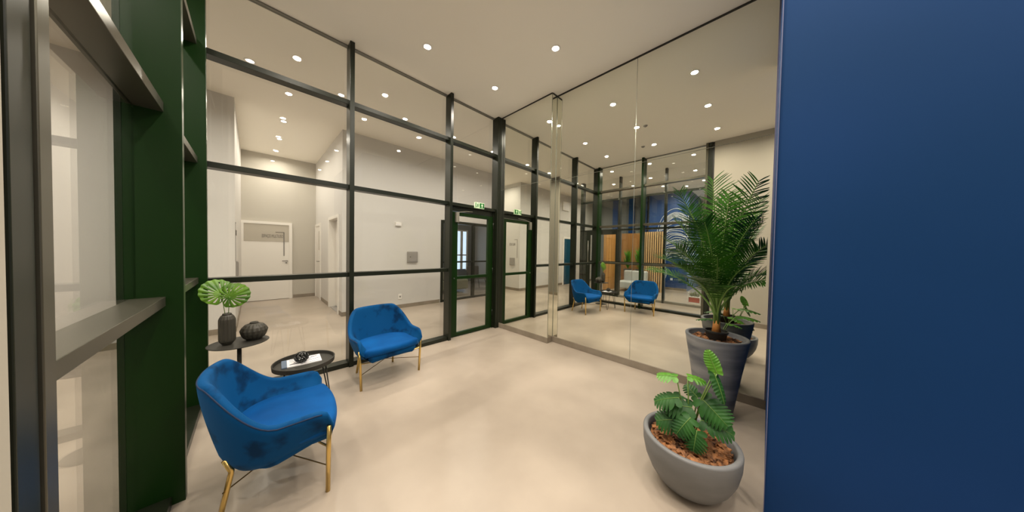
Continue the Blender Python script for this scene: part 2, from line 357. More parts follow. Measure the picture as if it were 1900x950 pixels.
d6 = empty('door_6', (-2.9, YH, 0), kind='structure')
MB().box(-2.62, -2.54, YH - 0.03, YH, 0, 1.98).box(-3.5, -3.42, YH - 0.03, YH, 0, 1.98).box(-3.42, -2.62, YH - 0.03, YH, 1.90, 1.98).build('door_frame', m_white, d6)
bx(-3.42, -2.62, YH - 0.018, YH, 0.01, 1.90).build('door_leaf', m_teal, d6)
MB().tube([(-3.33, YH - 0.02, 1.30), (-3.33, YH - 0.07, 1.30), (-3.33, YH - 0.07, 1.0), (-3.33, YH - 0.02, 1.0)], 0.01).build('pull_handle', m_steel, d6)

# ------------------------------------------------------------------ mirrors
def mirror(lab, *b, face='x'):
    o = bx(*b).build('wall_mirror', [m_mirror]); tag(o, lab, 'mirror', 'mirror panels on the right wall'); return o
JZ = 2.44
mirror('lower mirror panel on the pier beside the glass door', M1 + 0.008, 3.107, 2.308, 3.385, BH, JZ - 0.0025)
mirror('upper mirror panel on the pier beside the glass door', M1 + 0.008, 3.107, 2.308, 3.385, JZ + 0.0025, H - 0.012)
mirror('narrow lower mirror strip on the return of the pier', 3.108, 3.218, 2.300, 2.3115, BH, JZ - 0.0025)
mirror('narrow upper mirror strip on the return of the pier', 3.108, 3.218, 2.300, 2.3115, JZ + 0.0025, H - 0.012)
mirror('lower left mirror panel of the main wall, showing both blue chairs', M2 + 0.010, 3.2345, 1.160, 2.299, BH, JZ - 0.0025)
mirror('upper left mirror panel of the main wall, right of the pier', M2 + 0.010, 3.2345, 1.160, 2.299, JZ + 0.0025, H - 0.012)
mirror('lower right mirror panel of the main wall, behind the palm', M2 + 0.010, 3.2345, -0.018, 1.155, BH, JZ - 0.0025)
mirror('upper right mirror panel of the main wall, above the palm and beside the blue wall', M2 + 0.010, 3.2345, -0.018, 1.155, JZ + 0.0025, H - 0.012)
struct('trim_2', bx(M2, 3.235, -0.02, 2.30, H - 0.012, H - 0.001).box(M1, 3.108, 2.30, 3.385, H - 0.012, H - 0.001).box(3.108, 3.235, 2.292, 2.31, H - 0.012, H - 0.001), m_tbl)

struct('trim_5', MB().box(3.0955, 3.0985, 2.2955, 2.2995, BH, H - 0.012).box(3.2145, 3.219, 2.2955, 2.2995, BH, H - 0.012)
       .box(3.2195, 3.2215, 1.1555, 1.1595, BH, H - 0.012), m_edge)
# ------------------------------------------------------------------ ceiling lamps
def lamp_proto():
    t = empty('ceiling_downlight', (0, 0, H))
    MB().lathe([(0.036, 0.0), (0.036, -0.003), (0.050, -0.004), (0.056, -0.001), (0.056, 0.0)], 32, capb=False).build('trim_ring', m_white, t, smooth=True, rel=False)
    MB().lathe([(0.036, -0.001), (0.0005, -0.001)], 32, capb=False).build('lens', m_lens, t, rel=False)
    ld = bpy.data.lights.new('lamp_light', 'AREA'); ld.shape = 'DISK'; ld.size = 0.07; ld.energy = LAMP_W; ld.color = LAMP_COL
    ld.spread = math.radians(160)
    l = bpy.data.objects.new('lamp_light', ld); C.objects.link(l); l.parent = t; l.location = (0, 0, -0.006)
    return t
LP = lamp_proto(); lamp_used = []
def lamp(x, y, lab, grp):
    o = LP if not lamp_used else copy_tree(LP)
    lamp_used.append(1); o.location = (x, y, H); tag(o, lab, 'ceiling light', grp)
cols = ((0.39, 'column above the chairs'), (1.42, 'middle column'), (2.45, 'column next to the mirrors'))
rows = ((2.84, 'row nearest the glass wall ahead'), (1.79, 'second row from the glass wall'), (0.73, 'third row, level with the palm'), (-0.39, 'fourth row, just behind the viewer'), (-1.5, 'fifth row, behind the viewer'), (-2.6, 'last row by the back wall'))
for y, rl in rows:
    for x, cl in cols:
        if y < 0 and x > 1.9: continue
        lamp(x, y, 'recessed light, %s, %s' % (cl, rl), 'downlights of the waiting room')
for x, l in ((-3.0, 'furthest left, near the teal door'), (-1.35, 'beyond the left glass wall'), (-0.02, 'before the corridor mouth'), (0.956, 'behind the second mullion'), (1.93, 'above the grey electrical box'), (2.94, 'behind the glass door'), (4.0, 'first past the glass door'), (5.2, 'second past the glass door')):
    lamp(x, 4.68, 'round recessed light in the hall ceiling, %s' % l, 'downlights of the hall')
for y, l in ((6.45, 'nearest the hall'), (7.56, 'in the middle'), (8.57, 'close to the end door')):
    lamp(0.41, y, 'round recessed light in the narrow corridor ceiling, %s' % l, 'downlights of the corridor')
for y, l in ((0.3, 'lowest row number, near the solid wall'), (1.3, 'by the end post'), (2.25, 'level with the middle mullion'), (3.25, 'near the corner post')):
    lamp(-0.85, y, 'round recessed light between the two glazed walls, %s' % l.replace('lowest row number, ', ''), 'downlights between the glazed walls')
for x, y, l in ((-2.25, 1.5, 'just past the glass, above the red planter'), (-2.25, 2.65, 'just past the glass, in the middle'), (-2.25, 3.8, 'just past the glass door'), (-3.6, 1.5, 'in front of the line drawing, right'), (-3.6, 2.65, 'in front of the slat screen'), (-2.9, 3.4, 'added for brightness above the pale sofa'), (-3.6, 5.0, 'above the wooden wall'), (-2.25, 0.3, 'just past the glass, far right'), (-4.1, 2.05, 'before the corner of the blue wall'), (-5.8, 1.2, 'deepest, by the bright window')):  # the one over the sofa and a few others are added to brighten the lobby
    lamp(x, y, 'round recessed light in the lobby ceiling, %s' % l, 'downlights of the lobby')
lamp(4.6, 7.4, 'round recessed light in the dark lounge behind the partition', 'downlights of the lounge')

def detector(x, y, lab):
    t = empty('smoke_detector', (x, y, H)); tag(t, lab, 'smoke detector', 'detectors on the ceiling')
    MB().lathe([(0.035, -0.001), (0.035, -0.012), (0.028, -0.02), (0.012, -0.022), (0.01, -0.03), (0.001, -0.031)], 24).build('housing', m_boxg, t, smooth=True, rel=False)
    MB().lathe([(0.044, 0), (0.044, -0.004), (0.036, -0.005)], 24).build('base_plate', m_white, t, rel=False)
detector(1.39, 1.65, 'small grey ceiling detector seen in the mirror beside the middle downlight')
detector(0.43, 2.0, 'small grey ceiling detector nearer the left glass wall')

# ------------------------------------------------------------------ hall fittings
e = empty('exit_sign', (2.545, YA + 0.02, 2.06)); tag(e, 'small green exit sign with running figure and up arrow above the glass door', 'exit sign')
bx(2.545, 2.735, YA + 0.012, YA + 0.042, 2.062, 2.156).build('sign_box', m_signw, e, bevel=0.002)
bx(2.635, 2.729, YA + 0.008, YA + 0.012, 2.070, 2.148).build('green_field', m_signg, e)
bx(2.551, 2.566, YA + 0.008, YA + 0.012, 2.070, 2.148).build('green_field', m_signg, e)
MB().add([(2.663, YA + .004, 2.108), (2.703, YA + .004, 2.108), (2.683, YA + .004, 2.140), (2.663, YA + .008, 2.108), (2.703, YA + .008, 2.108), (2.683, YA + .008, 2.140)],
         [(0, 1, 2), (3, 5, 4), (0, 3, 4, 1), (1, 4, 5, 2), (2, 5, 3, 0)]).box(2.677, 2.689, YA + .004, YA + .008, 2.078, 2.112).build('arrow', m_signw, e)
f_ = MB()
f_.tube([(2.598, YA + .008, 2.128), (2.596, YA + .008, 2.104)], 0.007, 6).tube([(2.596, YA + .008, 2.104), (2.607, YA + .008, 2.092), (2.600, YA + .008, 2.076)], 0.004, 6).tube([(2.596, YA + .008, 2.104), (2.588, YA + .008, 2.090), (2.574, YA + .008, 2.084)], 0.004, 6)
f_.tube([(2.598, YA + .008, 2.124), (2.612, YA + .008, 2.113), (2.62, YA + .008, 2.118)], 0.003, 6).tube([(2.598, YA + .008, 2.124), (2.584, YA + .008, 2.114)], 0.003, 6).tube([(2.601, YA + .011, 2.137), (2.601, YA + .006, 2.137)], 0.006, 8)
f_.build('running_figure', m_signg, e)

e = empty('electrical_box', (2.67, YH, 1.05)); tag(e, 'square grey electrical cabinet on the hall wall left of the door', 'electrical box')
bx(2.545, 2.795, YH - 0.03, YH, 1.05, 1.31).build('housing', m_boxg, e, bevel=0.004)
bx(2.57, 2.77, YH - 0.036, YH - 0.03, 1.075, 1.285).build('cover', m_boxg, e, bevel=0.003)
MB().tube([(2.61, YH - 0.045, 1.185), (2.61, YH - 0.034, 1.185)], 0.012).build('lock', m_text, e)
e = empty('wall_box', (2.33, YH, 1.89)); tag(e, 'small white wall box high on the hall wall', 'wall box')
bx(2.27, 2.40, YH - 0.035, YH, 1.89, 1.97).build('cover', m_white, e, bevel=0.006)
bx(2.285, 2.385, YH - 0.037, YH - 0.035, 1.905, 1.93).build('lens', m_paper, e)
e = empty('power_outlet', (2.39, YH, 0.21)); tag(e, 'small white power outlet low on the hall wall', 'outlet')
bx(2.35, 2.43, YH - 0.01, YH, 0.21, 0.33).build('plate', m_white, e, bevel=0.003)
MB().tube([(2.39, YH - 0.013, 0.27), (2.39, YH - 0.009, 0.27)], 0.02, 12).build('socket', m_boxg, e)
e = empty('wall_box', (-2.68, YH, 3.1)); tag(e, 'white square emergency light box above the teal door', 'wall box')
bx(-2.93, -2.45, YH - 0.05, YH, 3.05, 3.42).build('cover', m_white, e, bevel=0.02)
bx(-2.89, -2.49, YH - 0.054, YH - 0.05, 3.09, 3.38).build('panel', m_paper, e)
# sign and cabinet on the left wall of the corridor
XK = -0.2
e = empty('wall_sign', (XK, 6.5, 1.3)); tag(e, 'dark lettered wall sign with a thin corner line, seen in the mirror through the door', 'sign')
text('HALL FLATS', 'lettering', e, (XK + 0.002, 6.20, 1.55), 0.13, (PI / 2, 0, PI / 2), m_text, 0.42)
MB().box(XK, XK + 0.004, 6.10, 6.25, 1.745, 1.757).box(XK, XK + 0.004, 6.10, 6.113, 1.12, 1.757).build('corner_line', m_text, e)
e = empty('electrical_box', (XK, 6.4, 0.85)); tag(e, 'grey cabinet under the corridor sign, seen in the mirror', 'electrical box')
bx(XK, XK + 0.025, 6.22, 6.45, 0.86, 1.12).build('housing', m_boxg, e, bevel=0.003)
bx(XK + 0.025, XK + 0.03, 6.24, 6.43, 0.88, 1.10).build('cover', m_boxg, e)

# ------------------------------------------------------------------ tub chairs
def smooth(t): t = max(0, min(1, t)); return t * t * (3 - 2 * t)
W2, DB = 0.335, 0.305
def plan():
    pts = []
    for k in range(10): pts.append((W2 - 0.010 * (1 - k / 9.0), -0.235 + 0.235 * k / 9.0))
    n = 2.35
    for k in range(1, 44):
        a = PI * k / 44.0; c, s_ = math.cos(a), math.sin(a)
        pts.append((W2 * math.copysign(abs(c) ** (2 / n), c), DB * abs(s_) ** (2 / n)))
    for k in range(10): pts.append((-(W2 - 0.010 * k / 9.0), -0.235 * k / 9.0))
    return pts
def make_chair():
    t = empty('tub_chair', (0, 0, 0))
    P = plan(); N = len(P)
    L = [0.0]
    for i in range(1, N): L.append(L[-1] + math.dist(P[i], P[i - 1]))
    tot = L[-1]
    mb = MB(); ring = None; rim = []
    K = 0
    for i in range(N):
        a, b = P[max(0, i - 1)], P[min(N - 1, i + 1)]
        tx, ty = b[0] - a[0], b[1] - a[1]; q = math.hypot(tx, ty); nx, ny = ty / q, -tx / q
        s = L[i] / tot; m_ = abs(s - 0.5) * 2           # 0 at the back, 1 at the arm tips
        h = 0.475 + 0.235 * (1 - smooth((m_ - 0.26) / 0.44)) + 0.0 * m_
        d = min(L[i], tot - L[i]); th = 0.042
        if d < 0.075:
            k = math.sqrt(max(0, 1 - (1 - d / 0.075) ** 2)); h = 0.33 + (h - 0.33) * (0.45 + 0.55 * k); th *= 0.35 + 0.65 * k
        zb = 0.222 + 0.05 * smooth((m_ - 0.6) / 0.4)
        px, py = P[i]
        prof = []
        for j in range(11):                              # outside, bottom to top
            u = j / 10.0; o = -0.092 * (1 - u) ** 1.35 - 0.03 * max(0, 1 - u / 0.2) ** 2
            prof.append((o, zb + (h - 0.018 - zb) * u))
        for a_ in (0.25, 0.5, 0.75, 1.0):
            prof.append((-th / 2 + th / 2 * math.cos(PI * a_), h - 0.018 + 0.02 * math.sin(PI * a_)))
        for j in range(1, 8):
            u = 1 - j / 7.0; o = -0.125 * (1 - u) ** 1.3
            prof.append((-th + o * 0.7, 0.33 + (h - 0.018 - 0.33) * u))
        ks = smooth((m_ - 0.35) / 0.35); prof.append((-th - 0.07 + 0.03 * ks, 0.31)); prof.append((-th - 0.09 + 0.05 * ks, zb + 0.02 * ks + 0.006)); prof.append((-0.175 + 0.085 * ks, zb + 0.002))
        K = len(prof)
        mb.v += [(px + nx * o, py + ny * o, z) for o, z in prof]
        rim.append((px + nx * (-0.002), py + ny * (-0.002), h - 0.012))
    for i in range(N - 1):
        for j in range(K):
            mb.f.append((i * K + j, i * K + (j + 1) % K, (i + 1) * K + (j + 1) % K, (i + 1) * K + j)); mb.mi.append(0)
    mb.f.append(tuple(range(K))); mb.mi.append(0); mb.f.append(tuple((N - 1) * K + j for j in range(K))[::-1]); mb.mi.append(0)
    sh = mb.build('shell', m_velvet, t, smooth=True, rel=False)
    MB().tube(rim[2:-2], 0.0035, 6).build('piping', m_pipe, sh, smooth=True, rel=False)
    # seat: closed plan, U-shaped back with a convex front
    def seatplan(inset, fr):
        o = []
        for i, (x, y) in enumerate(P):
            r = 1 - inset / 0.335
            o.append((x * r, y * r * (1 - 0.24 * smooth(y / 0.12)) if y > 0 else y))
        front = []
        x0 = o[-1][0]
        for k in range(1, 16):
            u = k / 16.0; front.append((x0 + (o[0][0] - x0) * u, -0.235 - fr * math.sin(PI * u) ** 0.6))
        return o + front
    def loft(levels):
        m = MB(); n = None
        for ins, fr, z in levels:
            pl = seatplan(ins, fr); n = len(pl); m.v += [(x, y, z) for x, y in pl]
        for a in range(len(levels) - 1):
            for k in range(n): m.f.append((a * n + k, a * n + (k + 1) % n, (a + 1) * n + (k + 1) % n, (a + 1) * n + k)); m.mi.append(0)
        # close by rings shrinking to the middle
        def cap(base, z, dz):
            prev = list(range(base, base + n)); cen = (0, 0.0)
            for q in (0.85, 0.6, 0.3):
                st = len(m.v)
                for k in range(n):
                    x, y, _ = m.v[base + k]; m.v.append((x * q, cen[1] + (y - cen[1]) * q, z + dz * (1 - q * q)))
                for k in range(n): m.f.append((prev[k], prev[(k + 1) % n], st + (k + 1) % n, st + k)); m.mi.append(0)
                prev = list(range(st, st + n))
            m.f.append(tuple(prev)); m.mi.append(0)
        cap(0, levels[0][2], 0); cap((len(levels) - 1) * n, levels[-1][2], 0.018)
        return m
    loft([(0.125, -0.02, 0.246), (0.105, 0.004, 0.256), (0.088, 0.020, 0.28), (0.078, 0.028, 0.312)]).build('seat_base', m_velvet, t, smooth=True, rel=False)
    loft([(0.058, 0.020, 0.311), (0.050, 0.042, 0.325), (0.048, 0.048, 0.35), (0.050, 0.045, 0.367), (0.062, 0.033, 0.380), (0.085, 0.012, 0.386)]).build('seat', m_velvet2, t, smooth=True, rel=False)
    for s in (-1, 1):
        MB().tube([(s * 0.318, -0.215, 0.385), (s * 0.310, -0.214, 0.25), (s * 0.300, -0.212, 0.0)], 0.0115, 12).build('leg', m_gold, t, smooth=True, rel=False)
        MB().tube([(s * 0.180, 0.196, 0.315), (s * 0.180, 0.172, 0.25), (s * 0.182, 0.176, 0.225), (s * 0.197, 0.218, 0.0)], 0.0115, 12).build('leg', m_gold, t, smooth=True, rel=False)
        MB().tube([(s * 0.305, -0.212, 0.15), (0, 0, 0.158 + 0.004 * s), (-s * 0.199, 0.200, 0.165)], 0.0032, 6).build('brace', m_bronze, t, rel=False)
    MB().tube([(-0.31, -0.212, 0.262), (-0.2, -0.18, 0.238), (0.2, -0.18, 0.238), (0.31, -0.212, 0.262)], 0.006, 6).build('under_rail', m_gold, t, rel=False)
    return t
ch = make_chair(); ch.location = (0.105, 2.045, 0); ch.rotation_euler = (0, 0, math.radians(86))
tag(ch, 'blue velvet tub chair with gold legs nearest the viewer, by the left glass wall', 'armchair', 'blue tub chairs')
c2 = copy_tree(ch); c2.location = (1.015, 2.975, 0); c2.rotation_euler = (0, 0, math.radians(4))
tag(c2, 'blue velvet tub chair with gold legs farther away, facing the viewer before the glass', 'armchair', 'blue tub chairs')

# ------------------------------------------------------------------ side tables
px_, py_, pz_ = -0.083, 3.125, 0.572
t = empty('pedestal_table', (px_, py_, 0)); tag(t, 'tall dark round pedestal side table carrying two ribbed vases', 'side table')
MB().lathe([(0.180, pz_ - 0.008), (0.184, pz_ - 0.004), (0.184, pz_ - 0.001), (0.182, pz_)], 64, (px_, py_, 0), capt=True).build('table_top', m_tbl, t, smooth=False)
MB().tube([(px_, py_, 0.006), (px_, py_, pz_ - 0.008)], 0.014, 16).build('pole', m_tbl, t, smooth=True)
MB().lathe([(0.135, 0.0), (0.135, 0.004), (0.13, 0.007), (0.02, 0.012)], 48, (px_, py_, 0), capt=True).build('base_disc', m_tbl, t)
tx, ty, tz = 0.306, 2.752, 0.400
t = empty('tray_table', (tx, ty, 0)); tag(t, 'low dark tray table with raised rim and thin legs between the blue chairs', 'side table')
MB().lathe([(0.195, tz - 0.008), (0.207, tz - 0.008), (0.210, tz + 0.026), (0.206, tz + 0.028), (0.202, tz + 0.026), (0.199, tz + 0.001), (0.01, tz + 0.001)], 64, (tx, ty, 0), capt=True).build('tray', m_tbl, t, smooth=False)
for k in range(3):
    a = math.radians(100 + 120 * k); ca, sa = math.cos(a), math.sin(a); tn = (-sa, ca)
    def q(r, s, z): return (tx + ca * r + tn[0] * s, ty + sa * r + tn[1] * s, z)
    MB().tube([q(0.13, -0.05, tz - 0.008), q(0.185, -0.012, 0.012), q(0.187, 0, 0.006), q(0.185, 0.012, 0.012), q(0.13, 0.05, tz - 0.008)], 0.005, 8).build('hairpin_leg', m_tbl, t, smooth=True)

# magazine + ornament on the tray
mg = empty('magazine', (0.30, 2.79, tz + 0.0015)); tag(mg, 'thin printed booklet with white and dark stripes on the tray table', 'book')
mg['_w'] = (0, 0, 0); mg.rotation_euler = (0, 0, math.radians(-3))
bx(-0.135, 0.12, -0.085, 0.085, 0.0, 0.008).build('pages', m_paper, mg, rel=False)
bx(-0.139, -0.105, -0.087, 0.087, -0.0002, 0.009).build('spine_band', m_spine, mg, rel=False)
g = MB()
for k, (a, b, c, d) in enumerate(((-0.09, 0.00, 0.048, 0.060), (-0.09, 0.10, 0.020, 0.027), (-0.06, 0.05, -0.01, 0.004), (0.0, 0.115, -0.03, -0.020), (-0.09, 0.02, -0.052, -0.036), (-0.02, 0.115, -0.078, -0.070), (0.05, 0.10, 0.040, 0.052))):
    g.add([(a, c, 0.0084), (b, c + 0.02, 0.0084), (b, d + 0.02, 0.0084), (a, d, 0.0084)], [(0, 1, 2, 3)])
g.build('printed_stripes', m_ink, mg, rel=False)
o_ = empty('knot_ornament', (0.285, 2.755, tz + 0.01)); tag(o_, 'small black openwork knot ornament sitting on the booklet', 'ornament')
for k in range(7):
    g = MB(); a = PI * k / 7.0; pts = []
    for j in range(32):
        b = 2 * PI * j / 32; v = Vector((0.046 * math.cos(b), 0.012 * math.sin(3 * b), 0.040 * math.sin(b)))
        v = Matrix.Rotation(a, 3, 'Z') @ (Matrix.Rotation(0.35 * (k % 3 - 1), 3, 'X') @ v); pts.append(v + Vector((0, 0, 0.045)))
    g.tube(pts, 0.0055, 8, closed=True).build('loop', m_orn, o_, smooth=True, rel=False)

# vases
def flute(n, amp): return lambda a, z, j: 1 + amp * (abs(math.cos(a * n / 2)) - 0.5)
vx, vy = -0.150, 3.105
v = empty('tall_vase', (vx, vy, pz_ + 0.001)); tag(v, 'tall charcoal ribbed vase holding two monstera leaves on the pedestal table', 'vase')
MB().lathe([(0.026, 0.0), (0.032, 0.008), (0.046, 0.030), (0.048, 0.045), (0.048, 0.195), (0.047, 0.208), (0.038, 0.232), (0.030, 0.243)], 72, mod=lambda a, z, j: 1 + 0.07 * (abs(math.cos(a * 7)) - 0.5) * (1 if z > 0.02 and z < 0.24 else 0)).build('body', m_vase, v, smooth=False, rel=False)
MB().lathe([(0.022, 0.236), (0.026, 0.242), (0.027, 0.252), (0.022, 0.256), (0.017, 0.252), (0.017, 0.225)], 32, capb=False).build('neck', m_vase, v, smooth=True, rel=False)
lx, ly = 0.005, 3.145
v2 = empty('low_vase', (lx, ly, pz_ + 0.001)); v2.scale = (1.13, 1.13, 1.08); tag(v2, 'squat wide charcoal ribbed vase, empty, on the pedestal table', 'vase')
MB().lathe([(0.040, 0.0), (0.046, 0.006), (0.062, 0.024), (0.073, 0.050), (0.075, 0.075), (0.068, 0.098), (0.050, 0.118), (0.028, 0.128)], 80, mod=lambda a, z, j: 1 + (0.085 if j % 2 == 0 else -0.0) * (abs(math.cos(a * 8)) - 0.5) + 0.03 * (abs(math.cos(a * 8)) - 0.5)).build('body', m_vase, v2, smooth=False, rel=False)
MB().lathe([(0.022, 0.122), (0.024, 0.128), (0.024, 0.136), (0.020, 0.139), (0.016, 0.135), (0.016, 0.118)], 32, capb=False).build('neck', m_vase, v2, smooth=True, rel=False)

def frame_of(d, n):
    d = Vector(d).normalized(); n = Vector(n); s = d.cross(n).normalized(); n = s.cross(d).normalized(); return d, s, n
def monstera(parent, base, junction, d, n, size):
    """big heart leaf with closed radial slits; d = towards the tip, junction = where the petiole meets the blade"""
    d, s, n = frame_of(d, n); J = Vector(junction)
    NT, NR = 132, 12; mb = MB(); nsl = 15
    def pt(ti, ri):
        th = -PI + 2 * PI * ti / NT          # 0 towards the tip
        c = math.cos(th)
        Rr = size * (0.60 + 0.30 * (0.5 + 0.5 * c) ** 1.0 - 0.42 * max(0, (abs(th) - 2.55) / 0.59) ** 1.5)
        Rr *= 1 + 0.02 * math.cos(nsl * th)
        r = Rr * ri / NR
        # veins lean towards the tip
        th2 = th - 0.25 * math.sin(th) * (ri / NR)
        p = J + d * (r * math.cos(th2)) + s * (r * math.sin(th2))
        x = r * math.sin(th2) / size; y = r * math.cos(th2) / size
        return p + n * (size * (-0.22 * x * x - 0.20 * y * y + 0.02 * math.cos(nsl * th) * ri / NR))
    for ti in range(NT + 1):
        for ri in range(NR + 1): mb.v.append(tuple(pt(ti, max(ri, 0.3))))
    for ti in range(NT):
        th = -PI + 2 * PI * (ti + 0.5) / NT
        ph = (th * nsl / (2 * PI)) % 1.0
        slit = 0.36 < ph < 0.62 and abs(th) > 0.25 and abs(th) < 2.75
        for ri in range(NR):
            if slit and 4 <= ri <= 9: continue
            a = ti * (NR + 1) + ri
            mb.f.append((a, a + 1, a + NR + 2, a + NR + 1)); mb.mi.append(0)
    lf = mb.build('leaf', m_monst, parent, smooth=True)
    B = Vector(base); mid = (B + J) / 2 + Vector((0, 0, 0.03))
    MB().tube([B, mid, J], 0.0025, 6).build('petiole', m_stem, lf, smooth=True, rel=False).location = -ploc(parent)
mp = empty('monstera_stems', (vx, vy, pz_ + 0.25)); tag(mp, 'two bright green slit monstera leaves standing in the tall charcoal vase', 'leaves')
tocam = Vector((0.15, -3.0, 0.2)).normalized()
monstera(mp, (vx - 0.006, vy, pz_ + 0.20), (vx - 0.036, vy + 0.005, 0.990), (-0.45, 0.1, 0.75), (0.25, -0.95, 0.25), 0.140)
monstera(mp, (vx + 0.006, vy, pz_ + 0.20), (vx + 0.016, vy - 0.02, 0.965), (0.75, -0.1, 0.45), (0.05, -0.95, 0.3), 0.135)

# ------------------------------------------------------------------ planters
def clampv(mb, x1=3.19, y0=0.005):
    mb.v = [(min(x, x1), max(y, y0), z) for x, y, z in mb.v]; return mb
bx_, by_ = 1.834, 0.303
t = empty('bowl_planter', (bx_, by_, 0)); tag(t, 'low rounded grey cement bowl planter in front, holding the split-leaf plant', 'planter')
MB().lathe([(0.085, 0.0), (0.125, 0.004), (0.165, 0.035), (0.200, 0.085), (0.228, 0.150), (0.242, 0.220), (0.245, 0.285), (0.243, 0.293), (0.236, 0.297), (0.222, 0.297), (0.216, 0.292), (0.214, 0.25), (0.20, 0.20), (0.01, 0.19)], 96, (bx_, by_, 0), capt=True).build('bowl', m_conc, t, smooth=True)
def mulch(name, x, y, z, r, n, lab):
    mb = MB(); rr = random.Random(3)
    mb.lathe([(r, z - 0.012), (r, z - 0.004), (r * 0.6, z), (0.01, z + 0.003)], 40, (x, y, 0), capt=True)
    for i in range(n):
        a = rr.uniform(0, 2 * PI); q = (r - 0.016) * math.sqrt(rr.random()); L, Wd, Tk = rr.uniform(0.013, 0.030), rr.uniform(0.007, 0.014), rr.uniform(0.002, 0.004)
        Mx = Matrix.Rotation(rr.uniform(0, 6.3), 3, 'Z') @ Matrix.Rotation(rr.uniform(-0.5, 0.5), 3, 'Y') @ Matrix.Rotation(rr.uniform(-0.5, 0.5), 3, 'X')
        c = Vector((x + q * math.cos(a), y + q * math.sin(a), z + rr.uniform(0.0, 0.018)))
        vs = [c + Mx @ Vector((sx * L * (1 if sy > 0 else 0.8), sy * Wd, sz * Tk)) for sx in (-1, 1) for sy in (-1, 1) for sz in (-1, 1)]
        mb.add(vs, [(0, 1, 3, 2), (4, 6, 7, 5), (0, 4, 5, 1), (2, 3, 7, 6), (0, 2, 6, 4), (1, 5, 7, 3)])
    o = mb.build(name, m_bark); tag(o, lab, 'bark', kind='stuff')
mulch('bark_mulch', bx_, by_, 0.250, 0.203, 520, 'brown bark chips covering the soil of the low bowl planter')

def split_leaf(parent, base, junction, d, n, L, Wd, lobes, droop, m=m_leaf, name='leaf', fwd=0.55, depth=0.5):
    d, s, n = frame_of(d, n); J = Vector(junction); N = lobes * 8; mb = MB()
    rows = []
    for i in range(N + 1):
        t = i / N; w = Wd * 0.5 * (math.sin(PI * min(1, 0.10 + 0.90 * t) ** 0.8)) ** 0.55
        md = (1 - depth) + depth * abs(math.sin(PI * lobes * t)) ** 0.55
        if i == N: w *= 0.1
        back = -0.45 * max(0, 1 - t / 0.22)
        for sd in (-1, 1):
            row = []
            for q in (0.0, 0.35, 0.7, 1.0):
                k = md if q > 0.5 else max(md, 0.75)
                lat = w * q * k
                p = J + d * (L * t + lat * (fwd * 0.9 + back * 2.2)) + s * (sd * lat)
                x = lat / Wd; y = (p - J).dot(d) / L
                p = p + n * (L * (-droop * y * y) - Wd * 0.55 * x * x + 0.012 * L * math.cos(2 * PI * lobes * t) * q)
                row.append(tuple(p))
            rows.append(row)
    for r in rows: mb.v += r
    for i in range(N):
        for sd in (0, 1):
            a = (2 * i + sd) * 4; b = (2 * (i + 1) + sd) * 4
            for k in range(3): mb.f.append((a + k, a + k + 1, b + k + 1, b + k)); mb.mi.append(0)
    # pale midrib
    mb.cur = 1
    mids = [rows[2 * i][0] for i in range(0, N + 1, 4)]
    mb.tube([tuple(Vector(p) + n * 0.001) for p in mids], [0.0024 * (1 - 0.7 * k / len(mids)) for k in range(len(mids))], 5)
    clampv(mb)
    lf = mb.build(name, [m, m_stem], parent, smooth=True)
    B = Vector(base); mid = B.lerp(J, 0.5) + Vector((0, 0, 0.12 * (J - B).length))
    pb = MB().tube([B, mid, J], 0.0035, 6); clampv(pb)
    o = pb.build('petiole', m_stem, lf, smooth=True, rel=False); o.location = -ploc(parent)
    return lf

pl = empty('split_leaf_plant', (bx_, by_, 0.26)); tag(pl, 'split-leaf philodendron with deeply cut dark green leaves in the low bowl', 'plant')
c0 = Vector((bx_, by_, 0.262))
LV = [  # junction offset, direction, normal, L, W, lobes, droop, material
    ((0.00, 0.075, 0.358), (-0.03, 0.115, -0.004), (-0.3, 0.05, 1), 0.105, 0.105, 6, 0.15, m_leafb),
    ((0.00, 0.017, 0.385), (0.02, -0.067, -0.002), (-0.3, 0.0, 1), 0.090, 0.080, 5, 0.2, m_leafb),
    ((-0.034, 0.054, 0.251), (-0.04, 0.144, -0.045), (-0.45, 0.0, 0.9), 0.140, 0.135, 7, 0.25, m_leaf),
    ((-0.014, -0.010, 0.211), (-0.06, 0.139, -0.001), (-0.55, 0.0, 0.8), 0.140, 0.145, 7, 0.25, m_leaf),
    ((-0.054, 0.020, 0.140), (-0.06, 0.135, -0.023), (-0.7, 0.0, 0.75), 0.145, 0.150, 8, 0.30, m_leaf),
    ((-0.095, -0.050, 0.133), (-0.06, 0.007, -0.085), (-0.8, 0.0, 0.6), 0.105, 0.115, 7, 0.25, m_leaf),
    ((0.006, -0.053, 0.275), (-0.06, -0.117, -0.060), (-0.75, 0.1, 0.75), 0.150, 0.155, 8, 0.25, m_leaf),
    ((-0.034, -0.060, 0.170), (0.0, -0.127, 0.005), (-0.6, 0.0, 0.8), 0.140, 0.130, 7, 0.35, m_leaf),
    ((0.040, -0.120, 0.215), (0.04, -0.100, -0.070), (-0.4, 0.0, 0.9), 0.125, 0.100, 7, 0.35, m_leaf),
    ((0.026, -0.030, 0.264), (0.02, 0.058, 0.041), (-0.7, 0.0, 0.7), 0.085, 0.080, 6, 0.2, m_leaf),
    ((0.075, 0.060, 0.20), (0.6, 0.6, 0.0), (0.0, 0.0, 1), 0.130, 0.130, 7, 0.3, m_leaf),
    ((-0.075, -0.015, 0.180), (-0.07, 0.050, -0.066), (-0.7, 0.0, 0.7), 0.120, 0.120, 7, 0.3, m_leaf)]
for j, d, n, L, Wd, lo, dr_, m in LV:
    split_leaf(pl, c0 + Vector((j[0] * 0.25, j[1] * 0.25, 0)), c0 + Vector(j), d, n, L, Wd, lo, dr_, m)
